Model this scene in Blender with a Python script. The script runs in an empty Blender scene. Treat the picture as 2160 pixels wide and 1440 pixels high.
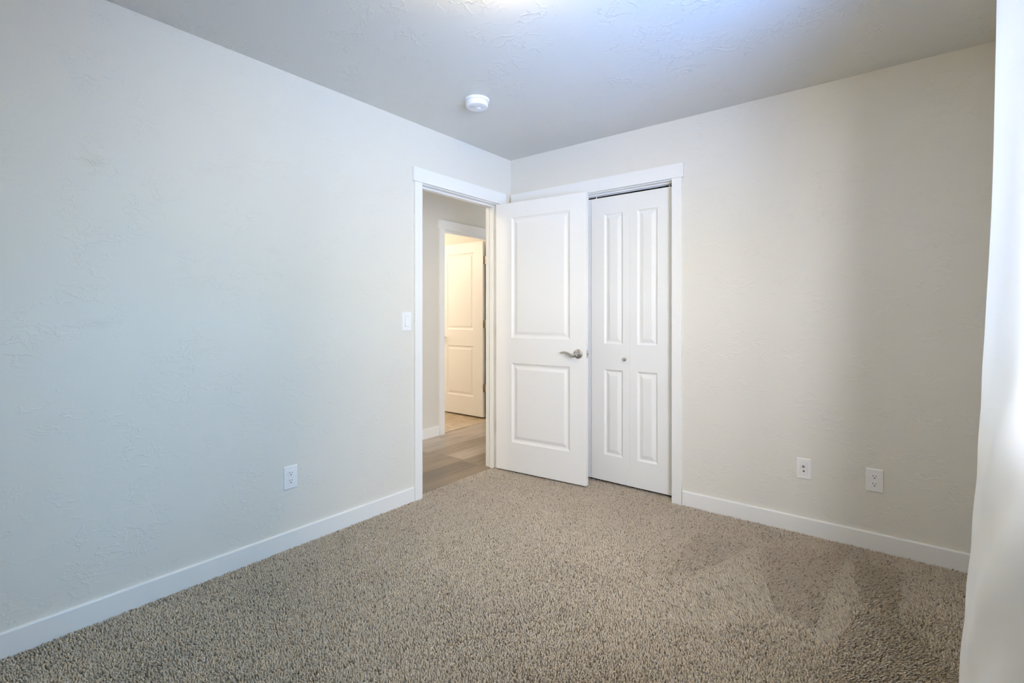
import bpy, bmesh, math, random
import numpy as np
from mathutils import Vector, Matrix

C = bpy.context.scene.collection
sc = bpy.context.scene
R = math.radians
PI = math.pi

# ------------------------------------------------------------------ camera
F_PX = 1040.16
HORIZON = 664.5
cam_d = bpy.data.cameras.new('camera')
cam_d.sensor_fit = 'HORIZONTAL'
cam_d.sensor_width = 36.0
cam_d.lens = F_PX / 2160 * 36.0
cam_d.shift_y = -(720 - HORIZON) / 2160
cam_d.clip_start = 0.02
cam = bpy.data.objects.new('camera', cam_d)
C.objects.link(cam)
cam.location = (2.4704, -3.1216, 1.1942)
cam.rotation_euler = (PI / 2, 0, R(38.205))
sc.camera = cam

# ------------------------------------------------------------------ world
w = bpy.data.worlds.new('sky')
sc.world = w
w.use_nodes = True
bg = w.node_tree.nodes['Background']
bg.inputs[0].default_value = (0.42, 0.62, 1.0, 1)
bg.inputs[1].default_value = 0.9

# ------------------------------------------------------------------ lights
ROOM_W, ROOM_L, ROOM_H = 2.82, 3.95, 2.44
HALL_NEAR = 2.6
WIN_Y0, WIN_Y1, WIN_Z0, WIN_Z1 = -2.75, -1.22, 0.90, 2.06


def lamp(name, kind, loc, power, color, rot=(0, 0, 0), **kw):
    d = bpy.data.lights.new(name, kind)
    d.energy = power
    d.color = color
    for k, v in kw.items():
        setattr(d, k, v)
    o = bpy.data.objects.new(name, d)
    C.objects.link(o)
    o.location = loc
    o.rotation_euler = rot
    return o


# everything outside lies beyond the window of the right wall: blue sky straight ahead, bright open
# ground and pale surroundings off to the side, each an area light out there facing the window

def outdoors(name, azimuth, elevation, size, power, color, dist=5.0):
    az, el = R(azimuth), R(elevation)
    d = Vector((math.cos(el) * math.cos(az), -math.cos(el) * math.sin(az), math.sin(el)))
    o = lamp(name, 'AREA', Vector((ROOM_W, (WIN_Y0 + WIN_Y1) / 2, (WIN_Z0 + WIN_Z1) / 2)) + d * dist, power, color, shape='SQUARE', size=size)
    o.rotation_euler = d.to_track_quat('Z', 'Y').to_euler()


outdoors('bright_ground', 35, -30, 5.0, 950, (0.88, 1.0, 1.0))
outdoors('shaded_ground', 50, -35, 2.8, 1150, (0.02, 0.27, 1.0))
outdoors('near_ground', 20, -35, 4.0, 1050, (0.03, 0.30, 1.0))
outdoors('blue_ground', 31, -14, 2.0, 80, (0.15, 0.50, 1.0))
outdoors('open_sky', 0, 12, 4.0, 700, (0.14, 0.54, 1.0))
outdoors('pale_surroundings', 65, 0, 5.0, 280, (0.75, 0.75, 1.0))
outdoors('bright_sky', 50, 14, 5.0, 2750, (0.93, 0.945, 1.0))
# warm ceiling lamps of the hall and of the bathroom, both above the doorways
lamp('hall_lamp', 'POINT', (-0.60, -2.40, 2.34), 43, (1.0, 0.88, 0.68), shadow_soft_size=0.05)
lamp('hall_fill', 'AREA', (-0.62, HALL_NEAR - 0.04, 1.25), 19, (0.68, 0.80, 1.0), (R(-90), 0, 0), shape='RECTANGLE', size=0.9, size_y=1.8)  # added soft cool fill at the closed hall end, brightens the hall wall
lamp('bathroom_lamp', 'POINT', (-2.45, 0.0, 2.0), 38, (1.0, 0.82, 0.64), shadow_soft_size=0.12)
DOME_STRENGTH = 54.0
DOME_COLOR = (1.0, 0.765, 0.32)

# ------------------------------------------------------------------ colour management
vs = sc.view_settings
sc.display_settings.display_device = 'sRGB'
vs.view_transform = 'Standard'
vs.look = 'None'
vs.exposure = 0.0
vs.gamma = 1.0
vs.use_curve_mapping = False
sc.cycles.use_denoising = True
sc.cycles.max_bounces = 10
sc.cycles.diffuse_bounces = 7
sc.cycles.transparent_max_bounces = 12
sc.cycles.sample_clamp_indirect = 6.0


# ------------------------------------------------------------------ materials
def new_mat(name, color=(0.8, 0.8, 0.8), rough=0.5, metal=0.0, spec=0.5):
    m = bpy.data.materials.new(name)
    m.use_nodes = True
    b = m.node_tree.nodes['Principled BSDF']
    b.inputs['Base Color'].default_value = (*color, 1)
    b.inputs['Roughness'].default_value = rough
    b.inputs['Metallic'].default_value = metal
    b.inputs['Specular IOR Level'].default_value = spec
    return m, m.node_tree, b


def N(t, kind, **inputs):
    n = t.nodes.new(kind)
    for k, v in inputs.items():
        n.inputs[k.replace('_', ' ')].default_value = v
    return n


def math_node(t, op, a=None, b=None, c=None):
    n = t.nodes.new('ShaderNodeMath')
    n.operation = op
    for i, v in enumerate((a, b, c)):
        if v is None:
            continue
        if isinstance(v, (int, float)):
            n.inputs[i].default_value = v
        else:
            t.links.new(v, n.inputs[i])
    return n.outputs[0]


def ramp(t, src, stops):
    n = t.nodes.new('ShaderNodeValToRGB')
    el = n.color_ramp.elements
    while len(el) < len(stops):
        el.new(0.5)
    for e, (pos, col) in zip(el, stops):
        e.position = pos
        e.color = (*col, 1) if len(col) == 3 else col
    t.links.new(src, n.inputs[0])
    return n.outputs[0]


def paint(name, color, rough=0.55, strength=0.35, smudges=()):
    """flat wall paint over a hand-trowelled skip texture"""
    m, t, b = new_mat(name, color, rough, spec=0.3)
    geo = t.nodes.new('ShaderNodeNewGeometry')
    P = geo.outputs['Position']
    warp = N(t, 'ShaderNodeTexNoise', Scale=9.0, Detail=2.0)
    t.links.new(P, warp.inputs['Vector'])
    add = t.nodes.new('ShaderNodeVectorMath')
    add.operation = 'MULTIPLY_ADD'
    t.links.new(warp.outputs['Color'], add.inputs[0])
    add.inputs[1].default_value = (0.16, 0.16, 0.10)
    t.links.new(P, add.inputs[2])
    stretch = t.nodes.new('ShaderNodeVectorMath')
    stretch.operation = 'MULTIPLY'
    t.links.new(add.outputs[0], stretch.inputs[0])
    stretch.inputs[1].default_value = (1.0, 1.0, 1.9)
    a = N(t, 'ShaderNodeTexNoise', Scale=10.0, Detail=3.0, Roughness=0.55)
    t.links.new(stretch.outputs[0], a.inputs['Vector'])
    # trowel skips: terraced plateaus with sharp curling edges, broken up by a mask
    plate = ramp(t, a.outputs[0], [(0.0, (0, 0, 0)), (0.515, (0, 0, 0)), (0.535, (1, 1, 1)), (0.60, (0.15, 0.15, 0.15)), (1.0, (0, 0, 0))])
    mk = N(t, 'ShaderNodeTexNoise', Scale=5.5, Detail=1.0)
    t.links.new(P, mk.inputs['Vector'])
    mask = ramp(t, mk.outputs[0], [(0.0, (0.05,) * 3), (0.45, (0.1,) * 3), (0.62, (1, 1, 1))])
    h = math_node(t, 'MULTIPLY', plate, mask)
    fine = N(t, 'ShaderNodeTexNoise', Scale=45.0, Detail=2.0)
    t.links.new(P, fine.inputs['Vector'])
    h = math_node(t, 'MULTIPLY_ADD', fine.outputs[0], 0.18, h)
    bump = N(t, 'ShaderNodeBump', Strength=strength, Distance=0.0035)
    t.links.new(h, bump.inputs['Height'])
    t.links.new(bump.outputs[0], b.inputs['Normal'])
    if smudges:
        col = None
        for (cx, cy, cz, rx, rz, amt) in smudges:
            d = t.nodes.new('ShaderNodeVectorMath')
            d.operation = 'SUBTRACT'
            t.links.new(P, d.inputs[0])
            d.inputs[1].default_value = (cx, cy, cz)
            s = t.nodes.new('ShaderNodeVectorMath')
            s.operation = 'MULTIPLY'
            t.links.new(d.outputs[0], s.inputs[0])
            s.inputs[1].default_value = (0, 1 / rx, 1 / rz)
            ln = t.nodes.new('ShaderNodeVectorMath')
            ln.operation = 'LENGTH'
            t.links.new(s.outputs[0], ln.inputs[0])
            nz = N(t, 'ShaderNodeTexNoise', Scale=14.0, Detail=3.0)
            t.links.new(P, nz.inputs['Vector'])
            r_ = math_node(t, 'MULTIPLY_ADD', nz.outputs[0], 0.9, ln.outputs['Value'])
            f = ramp(t, r_, [(0.35, (amt,) * 3), (1.0, (0, 0, 0))])
            col = f if col is None else math_node(t, 'MAXIMUM', col, f)
        mix = t.nodes.new('ShaderNodeMix')
        mix.data_type = 'RGBA'
        t.links.new(col, mix.inputs['Factor'])
        mix.inputs['A'].default_value = (*color, 1)
        mix.inputs['B'].default_value = (color[0] * 0.8, color[1] * 0.78, color[2] * 0.74, 1)
        t.links.new(mix.outputs['Result'], b.inputs['Base Color'])
    return m


WALL = (0.742, 0.723, 0.674)
M_wall = paint('greige_wall_paint', WALL)
M_wall_l = paint('greige_wall_paint_scuffed', WALL, smudges=[(0, -2.62, 1.79, 0.10, 0.06, 0.35), (0, -2.62, 1.16, 0.17, 0.05, 0.28), (0, -1.93, 1.52, 0.12, 0.05, 0.2)])
M_ceil = paint('greige_ceiling_paint', WALL, strength=0.5)
M_trim, _, _ = new_mat('white_trim_enamel', (0.84, 0.845, 0.84), 0.35, spec=0.4)
M_plastic, _, _ = new_mat('white_plastic', (0.86, 0.86, 0.87), 0.3)
M_slot, _, _ = new_mat('dark_slot', (0.02, 0.018, 0.016), 0.6)
M_nickel, _, _ = new_mat('satin_nickel', (0.60, 0.585, 0.56), 0.28, 1.0)
M_brass, _, _ = new_mat('connector_metal', (0.45, 0.43, 0.42), 0.3, 1.0)
M_hinge, _, _ = new_mat('hinge_nickel', (0.55, 0.48, 0.40), 0.35, 1.0)
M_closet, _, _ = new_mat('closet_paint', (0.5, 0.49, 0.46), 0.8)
M_back, _, _ = new_mat('carpet_backing', (0.20, 0.16, 0.12), 0.95)
M_rod, _, _ = new_mat('rod_metal', (0.30, 0.29, 0.28), 0.4, 1.0)


def door_material():
    m, t, b = new_mat('white_moulded_door', (0.83, 0.835, 0.835), 0.4, spec=0.4)
    tc = t.nodes.new('ShaderNodeTexCoord')
    mp = t.nodes.new('ShaderNodeMapping')
    mp.inputs['Scale'].default_value = (60, 60, 3)
    t.links.new(tc.outputs['Object'], mp.inputs[0])
    n = N(t, 'ShaderNodeTexNoise', Scale=1.0, Detail=3.0)
    t.links.new(mp.outputs[0], n.inputs['Vector'])
    bu = N(t, 'ShaderNodeBump', Strength=0.06, Distance=0.001)
    t.links.new(n.outputs[0], bu.inputs['Height'])
    t.links.new(bu.outputs[0], b.inputs['Normal'])
    return m


M_door = door_material()


def carpet_material():
    m, t, b = new_mat('beige_frieze_carpet', (0.4, 0.33, 0.26), 0.9, spec=0.1)
    at = t.nodes.new('ShaderNodeAttribute')
    at.attribute_name = 'tone'
    c = ramp(t, at.outputs['Fac'], [(0.0, (0.25, 0.205, 0.155)), (0.13, (0.36, 0.30, 0.235)), (0.35, (0.56, 0.48, 0.382)), (0.75, (0.645, 0.56, 0.457)), (1.0, (0.725, 0.645, 0.545))])
    t.links.new(c, b.inputs['Base Color'])
    b.inputs['Sheen Weight'].default_value = 0.15
    b.inputs['Sheen Roughness'].default_value = 0.6
    return m


M_carpet = carpet_material()


def plank_material():
    m, t, b = new_mat('vinyl_plank', (0.4, 0.3, 0.2), 0.30)
    geo = t.nodes.new('ShaderNodeNewGeometry')
    sep = t.nodes.new('ShaderNodeSeparateXYZ')
    t.links.new(geo.outputs['Position'], sep.inputs[0])
    u = math_node(t, 'DIVIDE', math_node(t, 'ADD', sep.outputs[0], 0.187 + 20 * 0.197), 0.197)
    row = math_node(t, 'FLOOR', u)
    wn = t.nodes.new('ShaderNodeTexWhiteNoise')
    wn.noise_dimensions = '1D'
    t.links.new(row, wn.inputs['W'])
    v = math_node(t, 'ADD', math_node(t, 'DIVIDE', sep.outputs[1], 1.22), math_node(t, 'MULTIPLY', wn.outputs[0], 5.0))
    colid = math_node(t, 'FLOOR', v)
    cid = math_node(t, 'MULTIPLY_ADD', row, 7.31, math_node(t, 'MULTIPLY', colid, 3.17))
    wn2 = t.nodes.new('ShaderNodeTexWhiteNoise')
    wn2.noise_dimensions = '1D'
    t.links.new(cid, wn2.inputs['W'])
    base = ramp(t, wn2.outputs[0], [(0.0, (0.150, 0.120, 0.095)), (0.35, (0.27, 0.20, 0.140)), (0.65, (0.34, 0.26, 0.185)), (1.0, (0.50, 0.42, 0.345))])
    mp = t.nodes.new('ShaderNodeMapping')
    mp.inputs['Scale'].default_value = (26, 1.6, 1)
    t.links.new(geo.outputs['Position'], mp.inputs[0])
    off = t.nodes.new('ShaderNodeVectorMath')
    off.operation = 'ADD'
    t.links.new(mp.outputs[0], off.inputs[0])
    cmb = t.nodes.new('ShaderNodeCombineXYZ')
    t.links.new(math_node(t, 'MULTIPLY', cid, 1.7), cmb.inputs[2])
    t.links.new(cmb.outputs[0], off.inputs[1])
    g = N(t, 'ShaderNodeTexNoise', Scale=1.0, Detail=5.0, Roughness=0.6, Distortion=0.6)
    t.links.new(off.outputs[0], g.inputs['Vector'])
    grain = ramp(t, g.outputs[0], [(0.25, (0.62,) * 3), (0.5, (0.95,) * 3), (0.75, (1.15,) * 3)])
    mul = t.nodes.new('ShaderNodeMix')
    mul.data_type = 'RGBA'
    mul.blend_type = 'MULTIPLY'
    mul.inputs['Factor'].default_value = 1.0
    t.links.new(base, mul.inputs['A'])
    t.links.new(grain, mul.inputs['B'])
    # thin dark seams
    fu = math_node(t, 'FRACT', u)
    du = math_node(t, 'MINIMUM', fu, math_node(t, 'SUBTRACT', 1.0, fu))
    fv = math_node(t, 'FRACT', v)
    dv = math_node(t, 'MULTIPLY', math_node(t, 'MINIMUM', fv, math_node(t, 'SUBTRACT', 1.0, fv)), 6.2)
    seam = math_node(t, 'LESS_THAN', math_node(t, 'MINIMUM', du, dv), 0.009)
    mix = t.nodes.new('ShaderNodeMix')
    mix.data_type = 'RGBA'
    t.links.new(math_node(t, 'MULTIPLY', seam, 0.55), mix.inputs['Factor'])
    t.links.new(mul.outputs['Result'], mix.inputs['A'])
    mix.inputs['B'].default_value = (0.08, 0.06, 0.045, 1)
    t.links.new(mix.outputs['Result'], b.inputs['Base Color'])
    return m


def tile_material():
    m, t, b = new_mat('travertine_tile', (0.5, 0.4, 0.3), 0.35)
    geo = t.nodes.new('ShaderNodeNewGeometry')
    br = N(t, 'ShaderNodeTexBrick', Scale=1.0)
    br.offset = 0.5
    br.inputs['Color1'].default_value = (0.50, 0.40, 0.28, 1)
    br.inputs['Color2'].default_value = (0.60, 0.50, 0.37, 1)
    br.inputs['Mortar'].default_value = (0.36, 0.29, 0.21, 1)
    br.inputs['Mortar Size'].default_value = 0.004
    br.inputs['Brick Width'].default_value = 0.42
    br.inputs['Row Height'].default_value = 0.30
    t.links.new(geo.outputs['Position'], br.inputs['Vector'])
    n = N(t, 'ShaderNodeTexNoise', Scale=9.0, Detail=6.0, Roughness=0.65, Distortion=0.8)
    t.links.new(geo.outputs['Position'], n.inputs['Vector'])
    vein = ramp(t, n.outputs[0], [(0.3, (0.72, 0.66, 0.58)), (0.5, (1, 1, 1)), (0.7, (1.2, 1.15, 1.08))])
    mul = t.nodes.new('ShaderNodeMix')
    mul.data_type = 'RGBA'
    mul.blend_type = 'MULTIPLY'
    mul.inputs['Factor'].default_value = 1.0
    t.links.new(br.outputs['Color'], mul.inputs['A'])
    t.links.new(vein, mul.inputs['B'])
    t.links.new(mul.outputs['Result'], b.inputs['Base Color'])
    return m


def fabric_material():
    m = bpy.data.materials.new('white_curtain_linen')
    m.use_nodes = True
    t = m.node_tree
    t.nodes.clear()
    out = t.nodes.new('ShaderNodeOutputMaterial')
    d = N(t, 'ShaderNodeBsdfDiffuse')
    d.inputs['Color'].default_value = (0.83, 0.84, 0.85, 1)
    tr = N(t, 'ShaderNodeBsdfTranslucent')
    tr.inputs['Color'].default_value = (0.80, 0.80, 0.79, 1)
    mx = t.nodes.new('ShaderNodeMixShader')
    mx.inputs[0].default_value = 0.058
    t.links.new(d.outputs[0], mx.inputs[1])
    t.links.new(tr.outputs[0], mx.inputs[2])
    t.links.new(mx.outputs[0], out.inputs['Surface'])
    tc = t.nodes.new('ShaderNodeTexCoord')
    h = None
    for sc_ in ((40, 40, 900), (900, 900, 40)):
        mp = t.nodes.new('ShaderNodeMapping')
        mp.inputs['Scale'].default_value = sc_
        t.links.new(tc.outputs['Object'], mp.inputs[0])
        n = N(t, 'ShaderNodeTexNoise', Scale=1.0, Detail=2.0)
        t.links.new(mp.outputs[0], n.inputs['Vector'])
        h = n.outputs[0] if h is None else math_node(t, 'ADD', h, n.outputs[0])
    bu = N(t, 'ShaderNodeBump', Strength=0.25, Distance=0.0006)
    t.links.new(h, bu.inputs['Height'])
    t.links.new(bu.outputs[0], d.inputs['Normal'])
    return m


def dome_material():
    m, t, b = new_mat('lit_opal_glass', (0.9, 0.9, 0.88), 0.3)
    b.inputs['Emission Color'].default_value = (*DOME_COLOR, 1)
    b.inputs['Emission Strength'].default_value = DOME_STRENGTH
    return m


def pane_material():
    m = bpy.data.materials.new('window_glass')
    m.use_nodes = True
    t = m.node_tree
    t.nodes.clear()
    out = t.nodes.new('ShaderNodeOutputMaterial')
    a = N(t, 'ShaderNodeBsdfTransparent')
    g = N(t, 'ShaderNodeBsdfGlossy')
    g.inputs['Roughness'].default_value = 0.02
    mx = t.nodes.new('ShaderNodeMixShader')
    mx.inputs[0].default_value = 0.06
    t.links.new(a.outputs[0], mx.inputs[1])
    t.links.new(g.outputs[0], mx.inputs[2])
    t.links.new(mx.outputs[0], out.inputs['Surface'])
    return m


M_plank, M_tile, M_fabric, M_dome, M_pane = plank_material(), tile_material(), fabric_material(), dome_material(), pane_material()


# ------------------------------------------------------------------ mesh helpers
class MB:
    """collects geometry and links it as ONE mesh object"""

    def __init__(self):
        self.v, self.f, self.s = [], [], []

    def add(self, verts, faces, smooth=False):
        n = len(self.v)
        self.v += [tuple(p) for p in verts]
        self.f += [tuple(i + n for i in f) for f in faces]
        self.s += [smooth] * len(faces)

    def box(self, lo, hi, bev=0.0):
        (x0, y0, z0), (x1, y1, z1) = lo, hi
        if bev <= 0:
            self.add([(x0, y0, z0), (x1, y0, z0), (x1, y1, z0), (x0, y1, z0), (x0, y0, z1), (x1, y0, z1), (x1, y1, z1), (x0, y1, z1)],
                     [(0, 3, 2, 1), (4, 5, 6, 7), (0, 1, 5, 4), (1, 2, 6, 5), (2, 3, 7, 6), (3, 0, 4, 7)])
            return
        bm = bmesh.new()
        bmesh.ops.create_cube(bm, size=1.0)
        for v in bm.verts:
            v.co = ((x0 + x1) / 2 + v.co.x * (x1 - x0), (y0 + y1) / 2 + v.co.y * (y1 - y0), (z0 + z1) / 2 + v.co.z * (z1 - z0))
        bmesh.ops.bevel(bm, geom=bm.edges[:], offset=bev, segments=2, affect='EDGES', profile=0.6)
        self.bm(bm)

    def bm(self, bm, smooth=False):
        bm.verts.index_update()
        self.add([v.co[:] for v in bm.verts], [[v.index for v in f.verts] for f in bm.faces], smooth)
        bm.free()

    def lathe(self, prof, origin, axis='z', n=32, sign=1, smooth=True):
        """prof: (radius, height) pairs turned about an axis through origin"""
        vs_, fs = [], []
        for r, h in prof:
            for k in range(n):
                a = 2 * PI * k / n
                p = (r * math.cos(a), r * math.sin(a), h * sign)
                if axis == 'y':
                    p = (p[0], p[2], p[1])
                elif axis == 'x':
                    p = (p[2], p[0], p[1])
                vs_.append((p[0] + origin[0], p[1] + origin[1], p[2] + origin[2]))
        for i in range(len(prof) - 1):
            for k in range(n):
                fs.append((i * n + k, i * n + (k + 1) % n, (i + 1) * n + (k + 1) % n, (i + 1) * n + k))
        fs.append(tuple(range(n)))
        fs.append(tuple((len(prof) - 1) * n + k for k in range(n)))
        self.add(vs_, fs, smooth)

    def tube(self, pts, radii, n=12, flat=1.0):
        """tapered tube along points; flat squashes it along the first side vector"""
        pts = [Vector(p) for p in pts]
        vs_, fs = [], []
        up = Vector((0, 1, 0))
        for i, p in enumerate(pts):
            t = (pts[min(i + 1, len(pts) - 1)] - pts[max(i - 1, 0)]).normalized()
            s = up - t * up.dot(t)
            s = s.normalized() if s.length > 1e-4 else Vector((1, 0, 0))
            b = t.cross(s)
            for k in range(n):
                a = 2 * PI * k / n
                vs_.append(p + s * (math.cos(a) * radii[i] * flat) + b * (math.sin(a) * radii[i]))
        for i in range(len(pts) - 1):
            for k in range(n):
                fs.append((i * n + k, i * n + (k + 1) % n, (i + 1) * n + (k + 1) % n, (i + 1) * n + k))
        fs.append(tuple(range(n)))
        fs.append(tuple((len(pts) - 1) * n + k for k in range(n)))
        self.add(vs_, fs, True)

    def build(self, name, mat, parent=None):
        me = bpy.data.meshes.new(name)
        me.from_pydata(self.v, [], self.f)
        me.validate()
        bm = bmesh.new()
        bm.from_mesh(me)
        bmesh.ops.recalc_face_normals(bm, faces=bm.faces)
        bm.to_mesh(me)
        bm.free()
        if any(self.s):
            me.polygons.foreach_set('use_smooth', self.s[:len(me.polygons)] if len(self.s) >= len(me.polygons) else [True] * len(me.polygons))
            me.set_sharp_from_angle(angle=R(38))
        me.materials.append(mat)
        o = bpy.data.objects.new(name, me)
        C.objects.link(o)
        if parent:
            o.parent = parent
        return o


def tag(o, label, cat, kind=None, group=None):
    o['label'] = label
    o['category'] = cat
    if kind:
        o['kind'] = kind
    if group:
        o['group'] = group
    return o


def empty(name, loc=(0, 0, 0), rz=0.0):
    o = bpy.data.objects.new(name, None)
    o.empty_display_size = 0.1
    C.objects.link(o)
    o.location = loc
    o.rotation_euler = (0, 0, rz)
    return o


def struct(o, label, cat):
    return tag(o, label, cat, 'structure')


# ------------------------------------------------------------------ room shell
T = 0.115            # wall thickness
HALL_X = -1.165      # far wall of the hall, its face towards the bedroom
HALL_F = -0.008      # hall floor level (the carpet pile tops out at 0)
HALL_Y0, HALL_Y1 = -3.6, 2.6
BATH_X0, BATH_Y0, BATH_Y1 = -3.2, -0.6, 1.26
OPEN = (-0.944, -0.160, 2.054)        # bedroom doorway: jamb face y0, y1, head z
ROUGH = 0.018                         # jamb board thickness
CL = (0.095, 1.318, 2.060)            # closet opening x0, x1, head z
HD = (0.383, 1.190, 2.056)            # bathroom doorway y0, y1, head z

m = MB()
m.box((-T, -ROOM_L, -0.02), (0, OPEN[0] - ROUGH, ROOM_H))
m.box((-T, OPEN[0] - ROUGH, OPEN[2] + ROUGH), (0, OPEN[1] + ROUGH, ROOM_H))
m.box((-T, OPEN[1] + ROUGH, -0.02), (0, T, ROOM_H))
struct(m.build('wall_left', M_wall_l), 'long pale greige textured wall on the left holding the doorway', 'wall')

m = MB()
m.box((0, 0, -0.02), (CL[0] - ROUGH, T, ROOM_H))
m.box((CL[0] - ROUGH, 0, CL[2] + ROUGH), (CL[1] + ROUGH, T, ROOM_H))
m.box((CL[1] + ROUGH, 0, -0.02), (ROOM_W, T, ROOM_H))
struct(m.build('wall_back', M_wall), 'greige textured wall with the closet, facing the camera on the right', 'wall')

m = MB()
m.box((ROOM_W, -ROOM_L, -0.02), (ROOM_W + 0.15, WIN_Y0, ROOM_H))
m.box((ROOM_W, WIN_Y1, -0.02), (ROOM_W + 0.15, T, ROOM_H))
m.box((ROOM_W, WIN_Y0, -0.02), (ROOM_W + 0.15, WIN_Y1, WIN_Z0))
m.box((ROOM_W, WIN_Y0, WIN_Z1), (ROOM_W + 0.15, WIN_Y1, ROOM_H))
struct(m.build('wall_right', M_wall), 'greige wall with the window, behind the white curtain', 'wall')

m = MB()
m.box((-T, -ROOM_L - T, -0.02), (ROOM_W + 0.15, -ROOM_L, ROOM_H))
struct(m.build('wall_front', M_wall), 'greige wall behind the camera', 'wall')

m = MB()
m.box((BATH_X0 - T, HALL_Y0 - T, ROOM_H), (ROOM_W + 0.15, HALL_Y1 + T, ROOM_H + 0.06))
m.box((-T, -ROOM_L - T, ROOM_H), (ROOM_W + 0.15, HALL_Y0 - T, ROOM_H + 0.06))
struct(m.build('ceiling', M_ceil), 'greige skip-trowelled ceiling lit by a warm lamp and blue daylight', 'ceiling')

m = MB()
m.box((-0.045, -ROOM_L - T, -0.05), (ROOM_W + 0.15, 0.80, -0.013))
struct(m.build('floor', M_back), 'bedroom subfloor underneath the beige carpet', 'floor')
m = MB()
m.box((HALL_X - 0.045, HALL_Y0 - T, -0.05), (-0.045, HALL_Y1 + T, HALL_F))
struct(m.build('floor_hall', M_plank), 'brown wood-look plank floor of the hall beyond the doorway', 'floor')
m = MB()
m.box((BATH_X0 - T, BATH_Y0 - T, -0.05), (HALL_X - 0.045, BATH_Y1 + T, HALL_F + 0.002))
struct(m.build('floor_bathroom', M_tile), 'beige travertine tile floor in the lit bathroom', 'floor')

# hall shell
m = MB()
m.box((HALL_X - T, HALL_Y0, -0.02), (HALL_X, HD[0] - ROUGH, ROOM_H))
m.box((HALL_X - T, HD[0] - ROUGH, HD[2] + ROUGH), (HALL_X, HD[1] + ROUGH, ROOM_H))
m.box((HALL_X - T, HD[1] + ROUGH, -0.02), (HALL_X, HALL_Y1, ROOM_H))
struct(m.build('wall_hall', M_wall), 'greige hall wall seen through the open doorway', 'wall')
m = MB()
m.box((HALL_X - T, HALL_Y1, -0.02), (0, HALL_Y1 + T, ROOM_H))
m.box((HALL_X - T, HALL_Y0 - T, -0.02), (-T, HALL_Y0, ROOM_H))
m.box((-T, T, -0.02), (0, HALL_Y1, ROOM_H))
struct(m.build('wall_hall_end', M_wall), 'greige walls closing the two ends of the hall', 'wall')
m = MB()
m.box((BATH_X0 - T, BATH_Y0 - T, -0.02), (BATH_X0, BATH_Y1 + T, ROOM_H))
m.box((BATH_X0, BATH_Y0 - T, -0.02), (HALL_X - T, BATH_Y0, ROOM_H))
m.box((BATH_X0, BATH_Y1, -0.02), (HALL_X - T, BATH_Y1 + T, ROOM_H))
struct(m.build('wall_bathroom', M_wall), 'warmly lit bathroom walls behind the hall door', 'wall')
m = MB()
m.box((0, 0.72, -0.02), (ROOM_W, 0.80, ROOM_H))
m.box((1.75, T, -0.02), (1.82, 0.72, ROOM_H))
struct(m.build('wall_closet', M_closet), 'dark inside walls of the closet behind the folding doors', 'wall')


# ------------------------------------------------------------------ baseboards
def baseboard(name, a, b, normal, label, z0=-0.012, h=0.086, t=0.013):
    """straight board with an eased top edge from a to b; normal points into the room"""
    a, b, n = Vector((*a, 0)), Vector((*b, 0)), Vector((*normal, 0))
    prof = [(0, z0), (t, z0), (t, h - 0.005), (t - 0.0015, h - 0.0015), (t - 0.005, h), (0, h)]
    m = MB()
    k = len(prof)
    vs_ = [a + n * d + Vector((0, 0, z)) for d, z in prof] + [b + n * d + Vector((0, 0, z)) for d, z in prof]
    fs = [(i, (i + 1) % k, k + (i + 1) % k, k + i) for i in range(k)] + [tuple(range(k)), tuple(range(k, 2 * k))]
    m.add(vs_, fs)
    return struct(m.build(name, M_trim), label, 'baseboard')


baseboard('baseboard_left', (0, -ROOM_L), (0, -1.0135), (1, 0), 'white baseboard along the long left wall')
baseboard('baseboard_back', (1.3895, 0), (ROOM_W, 0), (0, -1), 'white baseboard running right from the closet to the curtain')
baseboard('baseboard_right', (ROOM_W, -ROOM_L), (ROOM_W, -0.013), (-1, 0), 'white baseboard under the window behind the curtain')
baseboard('baseboard_front', (0.013, -ROOM_L), (ROOM_W - 0.013, -ROOM_L), (0, 1), 'white baseboard on the wall behind the camera')
baseboard('baseboard_hall', (HALL_X, HALL_Y0), (HALL_X, 0.308), (1, 0), 'white baseboard on the hall wall left of the bathroom doorway', z0=HALL_F)


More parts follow.
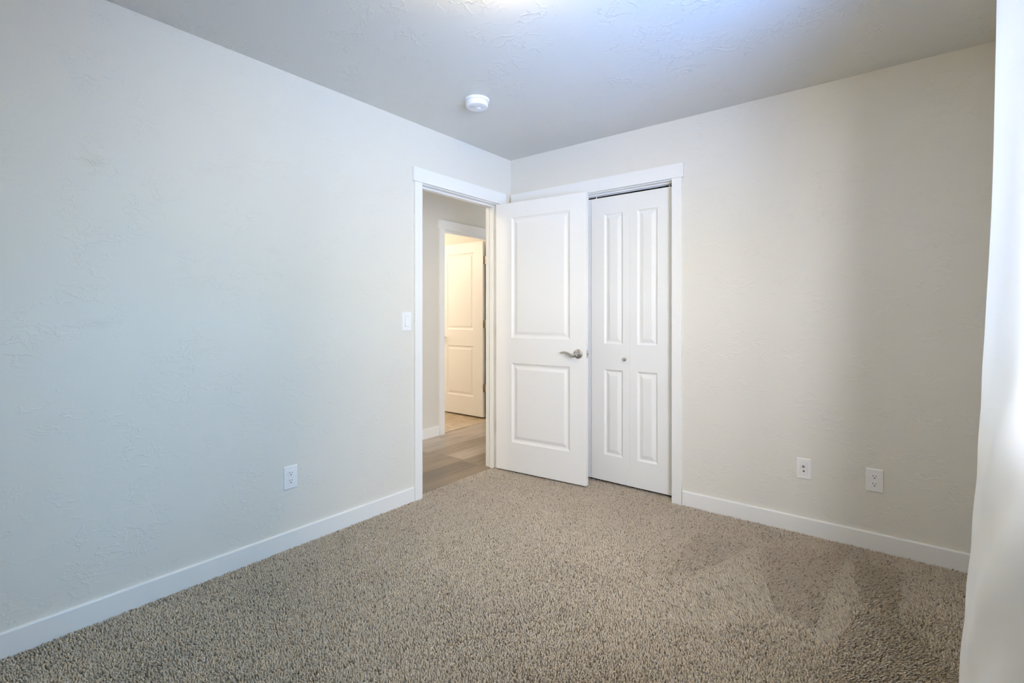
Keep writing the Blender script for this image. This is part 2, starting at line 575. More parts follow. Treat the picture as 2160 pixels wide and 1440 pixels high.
# ------------------------------------------------------------------ door casings
def casing(name, label, loc, rz, inner0, inner1, head_z, floor_z, depth, width0=0.062, width1=0.062, over=0.013, stop=None, stop_w=0.012, back=True):
    """casing in a local frame: the wall face is y=0, the room lies at -y, the opening runs along x.
    inner0/inner1 are the jamb faces."""
    root = empty(name, loc, rz)
    struct(root, label, 'door trim')
    rv = 0.006
    m = MB(); m.box((inner0 - rv - width0, -0.017, floor_z), (inner0 - rv, 0.0, head_z + rv), 0.0012); m.build('side_casing', M_trim, root)
    m = MB(); m.box((inner1 + rv, -0.017, floor_z), (inner1 + rv + width1, 0.0, head_z + rv), 0.0012); m.build('side_casing', M_trim, root)
    m = MB(); m.box((inner0 - rv - width0 - over, -0.022, head_z + rv), (inner1 + rv + width1 + over, 0.0, head_z + rv + 0.090), 0.0012); m.build('head_casing', M_trim, root)
    m = MB(); m.box((inner0 - ROUGH, 0.0, floor_z), (inner0, depth, head_z)); m.build('jamb', M_trim, root)
    m = MB(); m.box((inner1, 0.0, floor_z), (inner1 + ROUGH, depth, head_z)); m.build('jamb', M_trim, root)
    m = MB(); m.box((inner0 - ROUGH, 0.0, head_z), (inner1 + ROUGH, depth, head_z + ROUGH)); m.build('head_jamb', M_trim, root)
    if stop:
        a, b = stop
        m = MB(); m.box((inner0, a, floor_z), (inner0 + stop_w, b, head_z), 0.001); m.build('door_stop', M_trim, root)
        m = MB(); m.box((inner1 - stop_w, a, floor_z), (inner1, b, head_z), 0.001); m.build('door_stop', M_trim, root)
        m = MB(); m.box((inner0 + stop_w, a, head_z - stop_w), (inner1 - stop_w, b, head_z), 0.001); m.build('door_stop', M_trim, root)
    if back:
        m = MB(); m.box((inner0 - rv - width0, depth, floor_z), (inner0 - rv, depth + 0.017, head_z + rv), 0.0012); m.build('side_casing', M_trim, root)
        m = MB(); m.box((inner1 + rv, depth, floor_z), (inner1 + rv + width1, depth + 0.017, head_z + rv), 0.0012); m.build('side_casing', M_trim, root)
        m = MB(); m.box((inner0 - rv - width0 - over, depth, head_z + rv), (inner1 + rv + width1 + over, depth + 0.022, head_z + rv + 0.090), 0.0012); m.build('head_casing', M_trim, root)
    return root


# local x -> world y with rz = +90 deg, local -y -> world +x
casing('trim_1', 'white casing around the open bedroom doorway in the left wall', (0, 0, 0), R(90), OPEN[0], OPEN[1], OPEN[2], -0.012, T,
       width1=0.054, stop=(0.040, 0.076))
casing('trim_2', 'white casing around the closet opening, wide header above folding doors', (0, 0, 0), 0, CL[0], CL[1], CL[2], -0.012, T,
       width0=0.058, back=False)
casing('trim_3', 'white casing around the bathroom doorway across the hall', (HALL_X, 0, 0), R(90), HD[0], HD[1], HD[2], HALL_F, T,
       stop=(0.035, 0.071))


# ------------------------------------------------------------------ moulded doors
def panel_slab(m, W, H, th, panels, prof):
    """slab 0..W x 0..th x 0..H (front face at y=0) with moulded panels on both faces.
    panels: (x0, x1, z0, z1); prof: (inset, depth) steps from the panel edge inwards."""
    xs = sorted({0.0, W, *[p[0] for p in panels], *[p[1] for p in panels]})
    zs = sorted({0.0, H, *[p[2] for p in panels], *[p[3] for p in panels]})
    for y, s in ((0.0, 1), (th, -1)):
        for i in range(len(xs) - 1):
            for j in range(len(zs) - 1):
                q = (xs[i], xs[i + 1], zs[j], zs[j + 1])
                if any(abs(q[0] - p[0]) < 1e-6 and abs(q[1] - p[1]) < 1e-6 and abs(q[2] - p[2]) < 1e-6 and abs(q[3] - p[3]) < 1e-6 for p in panels):
                    continue
                m.add([(q[0], y, q[2]), (q[1], y, q[2]), (q[1], y, q[3]), (q[0], y, q[3])], [(0, 1, 2, 3)] if s > 0 else [(3, 2, 1, 0)])
        for (x0, x1, z0, z1) in panels:
            vs_, fs = [], []
            steps = [(0.0, 0.0)] + prof
            for ins, dep in steps:
                yy = y + s * dep
                vs_ += [(x0 + ins, yy, z0 + ins), (x1 - ins, yy, z0 + ins), (x1 - ins, yy, z1 - ins), (x0 + ins, yy, z1 - ins)]
            for k in range(len(steps) - 1):
                for e in range(4):
                    f = (4 * k + e, 4 * k + (e + 1) % 4, 4 * k + 4 + (e + 1) % 4, 4 * k + 4 + e)
                    fs.append(f if s > 0 else f[::-1])
            l = 4 * (len(steps) - 1)
            fs.append((l, l + 1, l + 2, l + 3) if s > 0 else (l + 3, l + 2, l + 1, l))
            m.add(vs_, fs)
    # edges
    for i in range(len(xs) - 1):
        m.add([(xs[i], 0, 0), (xs[i + 1], 0, 0), (xs[i + 1], th, 0), (xs[i], th, 0)], [(3, 2, 1, 0)])
        m.add([(xs[i], 0, H), (xs[i + 1], 0, H), (xs[i + 1], th, H), (xs[i], th, H)], [(0, 1, 2, 3)])
    for j in range(len(zs) - 1):
        m.add([(0, 0, zs[j]), (0, th, zs[j]), (0, th, zs[j + 1]), (0, 0, zs[j + 1])], [(3, 2, 1, 0)])
        m.add([(W, 0, zs[j]), (W, th, zs[j]), (W, th, zs[j + 1]), (W, 0, zs[j + 1])], [(0, 1, 2, 3)])


def slab_object(W, H, th, panels, prof, parent):
    m = MB()
    panel_slab(m, W, H, th, panels, prof)
    me = bpy.data.meshes.new('slab')
    me.from_pydata(m.v, [], m.f)
    bm = bmesh.new()
    bm.from_mesh(me)
    bmesh.ops.remove_doubles(bm, verts=bm.verts, dist=1e-5)
    bm.to_mesh(me)
    bm.free()
    me.materials.append(M_door)
    o = bpy.data.objects.new('slab', me)
    C.objects.link(o)
    o.parent = parent
    bv = o.modifiers.new('eased_edges', 'BEVEL')
    bv.width = 0.0012
    bv.segments = 2
    bv.limit_method = 'ANGLE'
    bv.angle_limit = R(60)
    return o


PROF = [(0.004, -0.0005), (0.010, 0.0035), (0.020, 0.0085), (0.026, 0.0095), (0.031, 0.0095), (0.036, 0.0080), (0.050, 0.0035), (0.054, 0.0028)]
PROF_B = [(0.003, -0.0004), (0.007, 0.0030), (0.013, 0.0085), (0.017, 0.0095), (0.021, 0.0095), (0.026, 0.0078), (0.044, 0.0022), (0.047, 0.0018)]
PANELS = [(0.139, 0.640, 0.214, 0.823), (0.139, 0.640, 1.003, 1.924)]


def lever(parent, x, z, y, sign, flip=1):
    """rosette + curved lever on a door face at y, pointing out along sign*y; the lever sweeps to -x"""
    root_m = MB()
    root_m.lathe([(0.0, 0.0), (0.0335, 0.0), (0.0335, 0.004), (0.0315, 0.008), (0.022, 0.0125), (0.0135, 0.015), (0.0125, 0.017)], (x, y, z), 'y', 40, sign)
    h = root_m.build('door_handle', M_nickel, parent)
    h['label'] = 'satin nickel lever handle'
    k = MB()
    pts, rad = [], []
    pts.append((x, y + sign * 0.012, z)); rad.append(0.0115)
    pts.append((x, y + sign * 0.046, z)); rad.append(0.0108)
    k.tube(pts, rad, 18)
    pts, rad = [], []
    for i in range(23):
        s = i / 22
        px = x + 0.010 - 0.128 * s
        pz = z - 0.001 - 0.0105 * math.sin(PI * min(1, s / 0.47)) * (s < 0.47) + 0.0105 * math.sin(PI * (s - 0.47) / 0.62) * (s >= 0.47)
        py = y + sign * (0.050 - 0.004 * s)
        pts.append((px, py, pz))
        rad.append(0.0115 * (1 - s) ** 0.7 * 0.75 + 0.0042)
    k.tube(pts, rad, 14, 0.85)
    lv = k.build('lever', M_nickel, h)
    return h


def hinge(parent, loc, leaf_w, h=0.089, axis='x', pin=(0, 0)):
    """leaf plate plus knuckle barrel; loc is the leaf's centre on the parent's frame"""
    x, y, z = loc
    m = MB()
    if axis == 'x':
        m.box((x - 0.0012, y - leaf_w / 2, z - h / 2), (x + 0.0012, y + leaf_w / 2, z + h / 2), 0.0004)
    else:
        m.box((x - leaf_w / 2, y - 0.0012, z - h / 2), (x + leaf_w / 2, y + 0.0012, z + h / 2), 0.0004)
    for k in range(5):
        m.lathe([(0.0055, -h / 2 + k * h / 5 + 0.0006), (0.0055, -h / 2 + (k + 1) * h / 5 - 0.0006)], (x + pin[0], y + pin[1], z), 'z', 14)
    m.lathe([(0.003, -h / 2 - 0.004), (0.003, h / 2 + 0.004)], (x + pin[0], y + pin[1], z), 'z', 10)
    o = m.build('hinge', M_hinge, parent)
    o['label'] = 'satin nickel butt hinge'
    return o


# bedroom door, swung open in front of the closet
d1 = empty('door_1', (0.012, -0.198, 0.014), R(4.83))
struct(d1, 'open white two-panel bedroom door with lever handle', 'door')
slab_object(0.7597, 2.032, 0.035, PANELS, PROF, d1)
lever(d1, 0.701, 0.911, 0.0, -1)
lever(d1, 0.701, 0.911, 0.035, 1)
m = MB()
m.box((0.7593, 0.0050, 0.911 - 0.0285), (0.7609, 0.0300, 0.911 + 0.0285), 0.0004)
lp = m.build('latch_plate', M_nickel, d1)
m = MB()
m.box((0.7605, 0.0125, 0.911 - 0.0085), (0.7700, 0.0225, 0.911 + 0.0085), 0.002)
m.build('latch_bolt', M_nickel, lp)
for z in (0.320, 1.067, 1.815):
    hinge(d1, (-0.0015, 0.016, z), 0.030, pin=(-0.0045, 0.019))

# bathroom door, swung into the bathroom
d2 = empty('door_2', (-1.322, 1.150, 0.012), R(180))
struct(d2, 'cream-lit white two-panel door standing open in the bathroom', 'door')
# in this frame x runs away from the hinge and the visible face is at y = 0 .. -0.035
pans = [(x0, x1, z0, z1) for x0, x1, z0, z1 in PANELS]
s2 = slab_object(0.71, 2.040, 0.035, [(0.139, 0.590, z0, z1) for _, _, z0, z1 in pans], PROF, d2)
s2.location = (0, -0.035, 0)
for z in (0.336, 1.081, 1.820):
    h_ = hinge(d2, (-0.0015, -0.0175, z), 0.033, pin=(-0.020, -0.012))
    mm = MB()
    mm.box((-0.034, -0.0390, z - 0.0445), (-0.018, -0.0365, z + 0.0445), 0.0004)
    mm.box((-0.022, -0.0390, z - 0.0445), (-0.0005, -0.0200, z + 0.0445), 0.0004)
    q = mm.build('hinge_leaf', M_hinge, h_)
lever(d2, 0.650, 0.911, 0.0, 1)

# closet folding doors: two pairs of leaves
LEAF_W, LEAF_H, LEAF_T = 0.3000, 2.015, 0.030
LEAF_Y = 0.045


def bifold(name, x0, label, knob_on):
    root = empty(name, (x0, LEAF_Y, 0.018))
    struct(root, label, 'folding door')
    for k in range(2):
        lx = k * (LEAF_W + 0.0006)
        wide_left = (k == 0)
        px0, px1 = (0.101, 0.250) if wide_left else (0.049, 0.198)
        s = slab_object(LEAF_W, LEAF_H, LEAF_T, [(px0, px1, 0.181, 0.795), (px0, px1, 0.970, 1.897)], PROF_B, root)
        s.name = 'leaf'
        s.data.name = 'leaf'
        s.location = (lx, 0, 0)
        if k == knob_on:
            kx = 0.271 if k == 0 else LEAF_W - 0.271
            m = MB()
            m.lathe([(0.0055, 0.0), (0.0055, 0.010), (0.0075, 0.013), (0.0125, 0.017), (0.0135, 0.022), (0.0120, 0.027), (0.0070, 0.0295), (0.0, 0.030)], (kx, 0, 0.873), 'y', 28, -1)
            kb = m.build('knob', M_nickel, s)
            kb['label'] = 'small satin nickel knob'
        for px in ((0.035,) if k == 0 else (LEAF_W - 0.028,)):
            m = MB()
            m.lathe([(0.0042, 0.0), (0.0042, 0.020)], (px, 0.012, LEAF_H - 0.001), 'z', 12)
            m.build('pivot_pin', M_plastic, s)
    return root


bifold('door_3', 0.106, 'closed white folding closet doors mostly hidden behind the open bedroom door', 1)
bifold('door_4', 0.7105, 'closed white four-panel folding closet doors in full view with small knob', 0)
m = MB()
m.box((CL[0], 0.034, 2.050), (CL[1], 0.037, CL[2]))
m.box((CL[0], 0.073, 2.050), (CL[1], 0.076, CL[2]))
m.box((CL[0], 0.037, CL[2] - 0.002), (CL[1], 0.073, CL[2]))
struct(m.build('trim_4', M_plastic), 'white metal track above the folding closet doors', 'track')


# ------------------------------------------------------------------ window (right wall, outside the frame)
wroot = empty('window_1', (ROOM_W, 0, 0))
struct(wroot, 'white framed window in the right wall behind the curtain', 'window')
m = MB()
y0, y1, z0, z1 = WIN_Y0, WIN_Y1, WIN_Z0, WIN_Z1
fx0, fx1 = 0.085, 0.135
for a, b in (((fx0, y0, z0), (fx1, y0 + 0.05, z1)), ((fx0, y1 - 0.05, z0), (fx1, y1, z1)), ((fx0, y0 + 0.05, z0), (fx1, y1 - 0.05, z0 + 0.05)),
             ((fx0, y0 + 0.05, z1 - 0.05), (fx1, y1 - 0.05, z1)), ((fx0, (y0 + y1) / 2 - 0.025, z0 + 0.05), (fx1, (y0 + y1) / 2 + 0.025, z1 - 0.05))):
    m.box(a, b, 0.003)
m.build('window_frame', M_plastic, wroot)
for a, b in ((y0 + 0.05, (y0 + y1) / 2 - 0.025), ((y0 + y1) / 2 + 0.025, y1 - 0.05)):
    m = MB()
    m.box((0.108, a, z0 + 0.05), (0.112, b, z1 - 0.05))
    m.build('window_pane', M_pane, wroot)
m = MB()
m.box((0.0, y0 + 0.001, z0 + 0.0005), (0.084, y1 - 0.001, z0 + 0.016), 0.002)
m.box((-0.030, y0 - 0.03, z0 - 0.002), (-0.0005, y1 + 0.03, z0 + 0.016), 0.003)
m.build('window_sill', M_trim, wroot)

# ------------------------------------------------------------------ curtain and its rod
ROD_X, ROD_Z = ROOM_W - 0.085, 2.200
rod = empty('curtain_rod', (ROD_X, -1.06, ROD_Z))
tag(rod, 'thin dark metal rod carrying the white curtain above the window', 'curtain rod')
m = MB(); m.lathe([(0.008, -1.86), (0.008, 0.0)], (0, 0, 0), 'y', 16); m.build('rod', M_rod, rod)
for yy, s in ((0.0, 1), (-1.86, -1)):
    m = MB()
    m.lathe([(0.008, -0.004), (0.012, 0.004), (0.016, 0.014), (0.013, 0.026), (0.004, 0.032)], (0, yy, 0), 'y', 18, s)
    m.build('finial', M_rod, rod)
for yy in (-0.045, -1.80):
    m = MB()
    m.box((0.0, yy - 0.006, -0.016), (0.083, yy + 0.006, -0.008), 0.001)
    m.box((0.080, yy - 0.014, -0.035), (0.085, yy + 0.014, 0.035), 0.001)
    m.build('bracket', M_rod, rod)
for yy in (-0.09, -0.20, -0.31, -0.42, -0.53):
    m = MB()
    n_ = 20
    ring = [(0.017 * math.cos(2 * PI * k / n_), yy, -0.0085 + 0.017 * math.sin(2 * PI * k / n_)) for k in range(n_ + 1)]
    m.tube(ring, [0.0016] * (n_ + 1), 8)
    m.box((-0.0015, yy - 0.0015, -0.052), (0.0015, yy + 0.0015, -0.024))
    m.build('curtain_ring', M_rod, rod)


def curtain():
    """a pleated cloth panel: plan path with deep folds, flaring into the room towards the hem"""
    ctrl = [(2.790, -1.085), (2.765, -1.100), (2.722, -1.130), (2.695, -1.170), (2.682, -1.230), (2.678, -1.300), (2.680, -1.380), (2.688, -1.450), (2.706, -1.505),
            (2.735, -1.540), (2.762, -1.565), (2.776, -1.595), (2.772, -1.630)]
    # Catmull-Rom through the control points
    pts = []
    c = [ctrl[0]] + ctrl + [ctrl[-1]]
    for i in range(1, len(c) - 2):
        for k in range(7):
            t = k / 7
            p0, p1, p2, p3 = [np.array(q) for q in c[i - 1:i + 3]]
            pts.append(0.5 * ((2 * p1) + (-p0 + p2) * t + (2 * p0 - 5 * p1 + 4 * p2 - p3) * t * t + (-p0 + 3 * p1 - 3 * p2 + p3) * t ** 3))
    pts.append(np.array(ctrl[-1]))
    pts = np.array(pts)
    nu, nz = len(pts), 150
    zt, zb = 2.152, 0.012
    vs_ = []
    for j in range(nz):
        z = zt + (zb - zt) * j / (nz - 1)
        h = 2.185 - z
        flare = 0.0105 * h + 0.0165 * h * h / 1.0
        gather = max(0.0, 1 - (zt - z) / 0.07)
        for i in range(nu):
            x, y = pts[i]
            dx = ROD_X - x
            xx = x + dx * gather * 0.80 if gather > 0 else x
            depth = max(0.0, min(1.0, (2.79 - x) / 0.10))
            xx -= flare * depth * 0.9
            # drag wrinkles, stronger towards the bottom
            wr = 0.0095 * math.sin(17 * z + 26 * y + 1.3 * math.sin(9 * y)) * min(1, max(0, (1.25 - z) / 0.5)) * math.exp(-((y + 1.47) / 0.085) ** 2)
            wr += 0.0012 * math.sin(31 * z - 19 * y + 2.0) * min(1, max(0, (1.3 - z) / 0.6))
            wr += 0.0022 * math.sin(70 * y + 3 * z) * max(0, 1 - h / 0.25)
            wr += 0.0010 * math.sin(8 * z + 11 * y)
            vs_.append((xx - wr * depth, y + 0.006 * h * (y + 1.3), z))
    fs = [(j * nu + i, j * nu + i + 1, (j + 1) * nu + i + 1, (j + 1) * nu + i) for j in range(nz - 1) for i in range(nu - 1)]
    m = MB()
    m.add(vs_, fs, True)
    o = m.build('curtain', M_fabric)
    return o


tag(curtain(), 'white translucent curtain hanging at the right edge of the picture', 'curtain')


# ------------------------------------------------------------------ ceiling light and smoke detector
def ceiling_light(loc, label):
    root = empty('ceiling_light', loc)
    tag(root, label, 'ceiling light')
    m = MB()
    m.lathe([(0.0, 0.0), (0.120, 0.0), (0.122, -0.003), (0.122, -0.012), (0.118, -0.014), (0.0, -0.014)], (0, 0, 0), 'z', 48)
    m.build('base_pan', M_plastic, root)
    m = MB()
    m.lathe([(0.124, -0.0150), (0.152, -0.0155), (0.163, -0.024), (0.165, -0.038), (0.157, -0.058), (0.135, -0.077), (0.098, -0.093), (0.050, -0.101), (0.012, -0.103)], (0, 0, 0), 'z', 32)
    m.build('lamp_shade', M_dome, root)
    m = MB()
    m.lathe([(0.010, -0.1035), (0.011, -0.108), (0.007, -0.115), (0.002, -0.118)], (0, 0, 0), 'z', 20)
    m.build('finial', M_nickel, root)
    return root


ceiling_light((1.44, -1.88, ROOM_H), 'lit opal dome light flush on the bedroom ceiling')

sd = empty('smoke_detector', (0.545, -1.003, ROOM_H), R(38))
tag(sd, 'round white smoke detector on the bedroom ceiling', 'smoke detector')
m = MB()
m.lathe([(0.0, 0.0), (0.071, 0.0), (0.0715, -0.003), (0.0705, -0.010), (0.068, -0.013), (0.060, -0.0135)], (0, 0, 0), 'z', 56)
m.build('mounting_base', M_plastic, sd)
m = MB()
m.lathe([(0.0605, -0.0130), (0.0605, -0.0155), (0.0635, -0.0170), (0.0640, -0.0380), (0.0632, -0.0415), (0.0610, -0.0432), (0.0575, -0.0440), (0.0250, -0.0446), (0.0, -0.0446)], (0, 0, 0), 'z', 56)
m.build('cover', M_plastic, sd)
m = MB()
m.lathe([(0.0120, -0.0440), (0.0120, -0.0475), (0.0100, -0.0490), (0.0, -0.0492)], (0.010, 0.012, 0), 'z', 24)
m.build('test_button', M_plastic, sd)
m = MB()
for k in range(-3, 4):
    w_ = math.sqrt(max(0.0, 1 - (k / 4) ** 2)) * 0.024
    m.box((-0.026 + k * 0.0045 - 0.0009, -0.012 - w_ * 0.7, -0.0452), (-0.026 + k * 0.0045 + 0.0009, -0.012 + w_ * 0.7, -0.0436))
m.build('vent_grille', M_slot, sd)
bpy.data.objects['vent_grille'].data.materials[0] = new_mat('grey_plastic', (0.62, 0.62, 0.64), 0.5)[0]


# ------------------------------------------------------------------ wall plates (local frame: wall face y=0, room at -y)
def plate(m, w, h, t=0.0058, bev=0.0035):
    x0, x1, z0, z1 = -w / 2, w / 2, -h / 2, h / 2
    vs_ = [(x0, 0, z0), (x1, 0, z0), (x1, 0, z1), (x0, 0, z1)]
    rings = [(0.0, t * 0.45), (bev * 0.3, t * 0.8), (bev, t)]
    for i, d in rings:
        vs_ += [(x0 + i, -d, z0 + i), (x1 - i, -d, z0 + i), (x1 - i, -d, z1 - i), (x0 + i, -d, z1 - i)]
    fs = [(0, 3, 2, 1)]
    for k in range(3):
        for e in range(4):
            fs.append((4 * k + e, 4 * k + (e + 1) % 4, 4 * k + 4 + (e + 1) % 4, 4 * k + 4 + e))
    fs.append((12, 13, 14, 15))
    m.add(vs_, fs)


def screw(parent, z, y):
    m = MB()
    m.lathe([(0.0, 0.0), (0.0034, 0.0), (0.0034, 0.0006), (0.0026, 0.0012), (0.0, 0.0014)], (0, y, z), 'y', 16, -1)
    s = m.build('screw', M_plastic, parent)
    return s


def outlet(loc, rz, label, group=None):
    root = empty('wall_outlet', loc, rz)
    tag(root, label, 'outlet', group=group)
    m = MB(); plate(m, 0.072, 0.117); m.build('wall_plate', M_plastic, root)
    for zc in (0.0195, -0.0195):
        # rounded receptacle face with flattened top and bottom
        n = 40
        ring = []
        for k in range(n):
            a = 2 * PI * k / n
            ring.append((0.0172 * math.cos(a), max(-0.0142, min(0.0142, 0.0172 * math.sin(a)))))
        m = MB()
        vs_ = [(x, -0.0052, z + zc) for x, z in ring] + [(x, -0.0072, z + zc) for x, z in ring] + [(x * 0.95, -0.0078, z * 0.95 + zc) for x, z in ring]
        fs = [(k + r * n, (k + 1) % n + r * n, (k + 1) % n + (r + 1) * n, k + (r + 1) * n) for r in range(2) for k in range(n)]
        fs += [tuple(range(2 * n, 3 * n)), tuple(range(n))]
        m.add(vs_, fs)
        rc = m.build('receptacle', M_plastic, root)
        m = MB()
        m.box((-0.0078, -0.0081, zc + 0.0005), (-0.0056, -0.0066, zc + 0.0090))
        m.box((0.0056, -0.0081, zc + 0.0012), (0.0076, -0.0066, zc + 0.0082))
        m.lathe([(0.0029, 0.0066), (0.0029, 0.0081)], (0, 0, zc - 0.0065), 'y', 16, -1)
        m.build('slots', M_slot, rc)
    screw(root, 0.0, -0.0058)
    return root


outlet((0, -1.831, 0.360), R(90), 'white outlet low on the left wall')
outlet((2.3685, 0, 0.352), 0, 'white outlet low on the back wall, nearest the curtain')

cx_ = empty('cable_plate', (2.055, 0, 0.352))
tag(cx_, 'white cable jack plate low on the back wall, nearest the closet', 'wall plate')
m = MB(); plate(m, 0.068, 0.112); m.build('wall_plate', M_plastic, cx_)
m = MB(); m.box((-0.0165, -0.0072, -0.0330), (0.0165, -0.0050, 0.0330), 0.0006); ins = m.build('insert', M_plastic, cx_)
m = MB()
m.lathe([(0.0068, 0.0060), (0.0068, 0.0095), (0.0048, 0.0097), (0.0048, 0.0185), (0.0040, 0.0190), (0.0, 0.0188)], (0.0, 0, 0.0135), 'y', 18, -1)
m.build('coax_connector', M_brass, ins)
m = MB()
m.lathe([(0.0058, 0.0060), (0.0058, 0.0084), (0.0042, 0.0086), (0.0042, 0.0105), (0.0, 0.0106)], (0.0, 0, -0.0125), 'y', 18, -1)
m.build('data_jack', M_brass, ins)
for z in (0.0470, -0.0470):
    screw(cx_, z, -0.0058)
m = MB()
m.box((-0.0172, -0.00595, -0.0337), (0.0172, -0.0050, 0.0337))
g_ = m.build('insert_gap', new_mat('plate_gap', (0.35, 0.34, 0.33), 0.7)[0], cx_)

sw = empty('light_switch', (0, -1.0695, 1.155), R(90))
tag(sw, 'white rocker light switch beside the bedroom doorway', 'light switch')
m = MB(); plate(m, 0.073, 0.119); m.build('wall_plate', M_plastic, sw)
m = MB()
# rocker tilted: its lower half stands proud
m.add([(-0.0160, -0.0050, -0.0325), (0.0160, -0.0050, -0.0325), (0.0160, -0.0050, 0.0325), (-0.0160, -0.0050, 0.0325),
       (-0.0160, -0.0108, -0.0320), (0.0160, -0.0108, -0.0320), (0.0160, -0.0066, 0.0), (-0.0160, -0.0066, 0.0), (0.0160, -0.0064, 0.0325), (-0.0160, -0.0064, 0.0325)],
      [(0, 1, 5, 4), (4, 5, 6, 7), (7, 6, 8, 9), (9, 8, 2, 3), (0, 4, 7, 9, 3), (1, 2, 8, 6, 5), (0, 3, 2, 1)])
m.build('rocker', M_plastic, sw)
m = MB()
m.box((-0.0168, -0.00595, -0.0335), (0.0168, -0.0050, 0.0335))
m.build('rocker_gap', bpy.data.materials['plate_gap'], sw)
for z in (0.0480, -0.0480):
    screw(sw, z, -0.0058)


# ------------------------------------------------------------------ carpet pile: one tuft per yarn end
def in_poly(px, py, poly):
    inside = np.zeros(px.shape, bool)
    n = len(poly)
    for i in range(n):
        x1, y1 = poly[i]
        x2, y2 = poly[(i + 1) % n]
        c = ((y1 > py) != (y2 > py)) & (px < (x2 - x1) * (py - y1) / (y2 - y1 + 1e-12) + x1)
        inside ^= c
    return inside


def value_noise(x, y, scale, rng):
    g = rng.random((64, 64))
    u, v = x * scale + 17.3, y * scale + 31.7
    iu, iv = np.floor(u).astype(int), np.floor(v).astype(int)
    fu, fv = u - iu, v - iv
    fu, fv = fu * fu * (3 - 2 * fu), fv * fv * (3 - 2 * fv)
    a, b = g[iu % 64, iv % 64], g[(iu + 1) % 64, iv % 64]
    c, d = g[iu % 64, (iv + 1) % 64], g[(iu + 1) % 64, (iv + 1) % 64]
    return (a * (1 - fu) + b * fu) * (1 - fv) + (c * (1 - fu) + d * fu) * fv


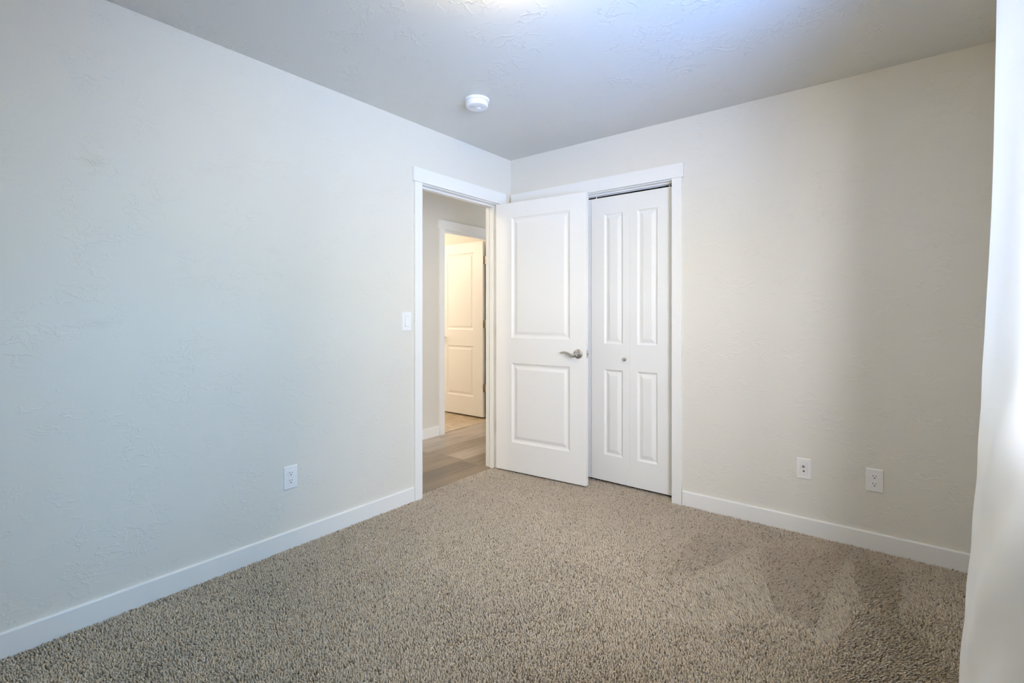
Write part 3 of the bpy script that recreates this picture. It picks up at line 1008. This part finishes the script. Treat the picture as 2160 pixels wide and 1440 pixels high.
def carpet():
    rng = np.random.default_rng(7)
    gx, gy, gp = [], [], []
    # fine pile where the photograph looks, coarser behind the camera
    for pitch, ya, yb in ((0.0066, -3.05, 0.095), (0.0120, -ROOM_L + 0.01, -3.05)):
        X, Y = np.meshgrid(np.arange(-0.042, ROOM_W - 0.002, pitch), np.arange(ya, yb, pitch))
        X[1::2] += pitch / 2
        gx.append(X.ravel() + rng.normal(0, pitch * 0.24, X.size))
        gy.append(Y.ravel() + rng.normal(0, pitch * 0.24, X.size))
        gp.append(np.full(X.size, pitch))
    x, y, p = np.concatenate(gx), np.concatenate(gy), np.concatenate(gp)
    room = (x > 0.0145) & (x < ROOM_W - 0.015) & (y < -0.0155) & (y > -ROOM_L + 0.015)
    doorway = (x > -0.044) & (x <= 0.0145) & (y > OPEN[0] + 0.002) & (y < OPEN[1] - 0.002)
    closet = (y >= -0.0155) & (y < 0.09) & (x > CL[0] + 0.002) & (x < CL[1] - 0.002)
    # keep clear of the casing feet
    near_l = (x < 0.020) & (((y < OPEN[0] - 0.004) & (y > -1.018)) | ((y > OPEN[1] + 0.004)))
    near_b = (y > -0.020) & (((x < CL[0] - 0.004)) | ((x > CL[1] + 0.004) & (x < 1.395)))
    k = (room | doorway | closet) & ~near_l & ~near_b
    x, y, p = x[k], y[k], p[k]
    n = x.size

    # nap direction: low vacuum marks as swaths of yarn brushed one way or the other
    def ground(pu, pv):
        d = F_PX * 1.1942 / (pv - HORIZON)
        lat = (pu - 1080) / F_PX * d
        a = R(38.205)
        return (2.4704 - math.sin(a) * d + math.cos(a) * lat, -3.1216 + math.cos(a) * d + math.sin(a) * lat)

    dark = [[(1612, 1150), (1790, 1168), (1722, 1322), (1640, 1290), (1600, 1180)],
            [(1800, 1180), (1912, 1205), (1898, 1300), (1815, 1270)],
            [(1815, 1285), (1900, 1310), (2040, 1440), (1760, 1440), (1770, 1345)],
            [(1470, 1120), (1590, 1148), (1500, 1195), (1400, 1215)]]
    light = [[(1595, 1150), (1470, 1215), (1370, 1290), (1500, 1330), (1640, 1285), (1605, 1200)],
             [(1790, 1178), (1812, 1255), (1770, 1345), (1722, 1360), (1735, 1300), (1760, 1220)],
             [(1912, 1210), (1935, 1265), (1900, 1300)]]
    nap = (value_noise(x, y, 2.3, rng) - 0.5) * 1.1 + (value_noise(x, y, 6.0, rng) - 0.5) * 0.9
    for poly in dark:
        nap = np.where(in_poly(x, y, [ground(*q) for q in poly]), -1.5 + nap * 0.2, nap)
    for poly in light:
        nap = np.where(in_poly(x, y, [ground(*q) for q in poly]), 1.5 + nap * 0.2, nap)

    hgt = rng.uniform(0.0118, 0.0158, n)
    hgt = np.where(rng.random(n) < 0.09, rng.uniform(0.0080, 0.0110, n), hgt)
    r0 = p * rng.uniform(0.46, 0.62, n)
    ang = rng.uniform(0, 2 * PI, n)
    lean = rng.uniform(0.0010, 0.0048, n)
    # the brushed direction runs across the room towards (or away from) the window
    lx = np.cos(ang) * lean - nap * 0.0046
    ly = np.sin(ang) * lean + nap * 0.0030
    base_z = -0.0132
    tone = np.clip(0.55 + 0.20 * rng.standard_normal(n), 0, 1)
    tone = np.where(rng.random(n) < 0.07, rng.uniform(0, 0.18, n), tone)
    S = 3
    rings = [(0.0, 0.85, 0.0), (0.55, 1.12, 0.35), (0.90, 0.80, 0.85)]
    V = np.empty((n, S * 3 + 1, 3), np.float32)
    tw = rng.uniform(0, PI, n)
    for q, (hz, rr, off) in enumerate(rings):
        for s in range(S):
            a = tw + 2 * PI * s / S + q * 0.5
            V[:, q * S + s, 0] = x + lx * off + np.cos(a) * r0 * rr
            V[:, q * S + s, 1] = y + ly * off + np.sin(a) * r0 * rr
            V[:, q * S + s, 2] = base_z + hgt * hz
    V[:, -1, 0] = x + lx * 1.08
    V[:, -1, 1] = y + ly * 1.08
    V[:, -1, 2] = base_z + hgt
    nv = S * 3 + 1
    F = []
    for q in range(2):
        for s in range(S):
            a, b = q * S + s, q * S + (s + 1) % S
            F += [(a, b, b + S), (a, b + S, a + S)]
    for s in range(S):
        F.append((2 * S + s, 2 * S + (s + 1) % S, 3 * S))
    F = np.array(F, np.int32)
    idx = (F[None] + (np.arange(n, dtype=np.int32) * nv)[:, None, None]).reshape(-1)
    me = bpy.data.meshes.new('carpet')
    me.vertices.add(n * nv)
    me.vertices.foreach_set('co', V.reshape(-1))
    nf = n * len(F)
    me.loops.add(nf * 3)
    me.loops.foreach_set('vertex_index', idx)
    me.polygons.add(nf)
    me.polygons.foreach_set('loop_start', np.arange(0, nf * 3, 3, dtype=np.int32))
    me.polygons.foreach_set('use_smooth', np.ones(nf, bool))
    me.update(calc_edges=True)
    at = me.attributes.new('tone', 'FLOAT', 'POINT')
    at.data.foreach_set('value', np.repeat(tone.astype(np.float32), nv))
    me.materials.append(M_carpet)
    o = bpy.data.objects.new('carpet', me)
    C.objects.link(o)
    tag(o, 'beige speckled frieze carpet with vacuum marks covering the bedroom floor', 'carpet', 'stuff')


carpet()
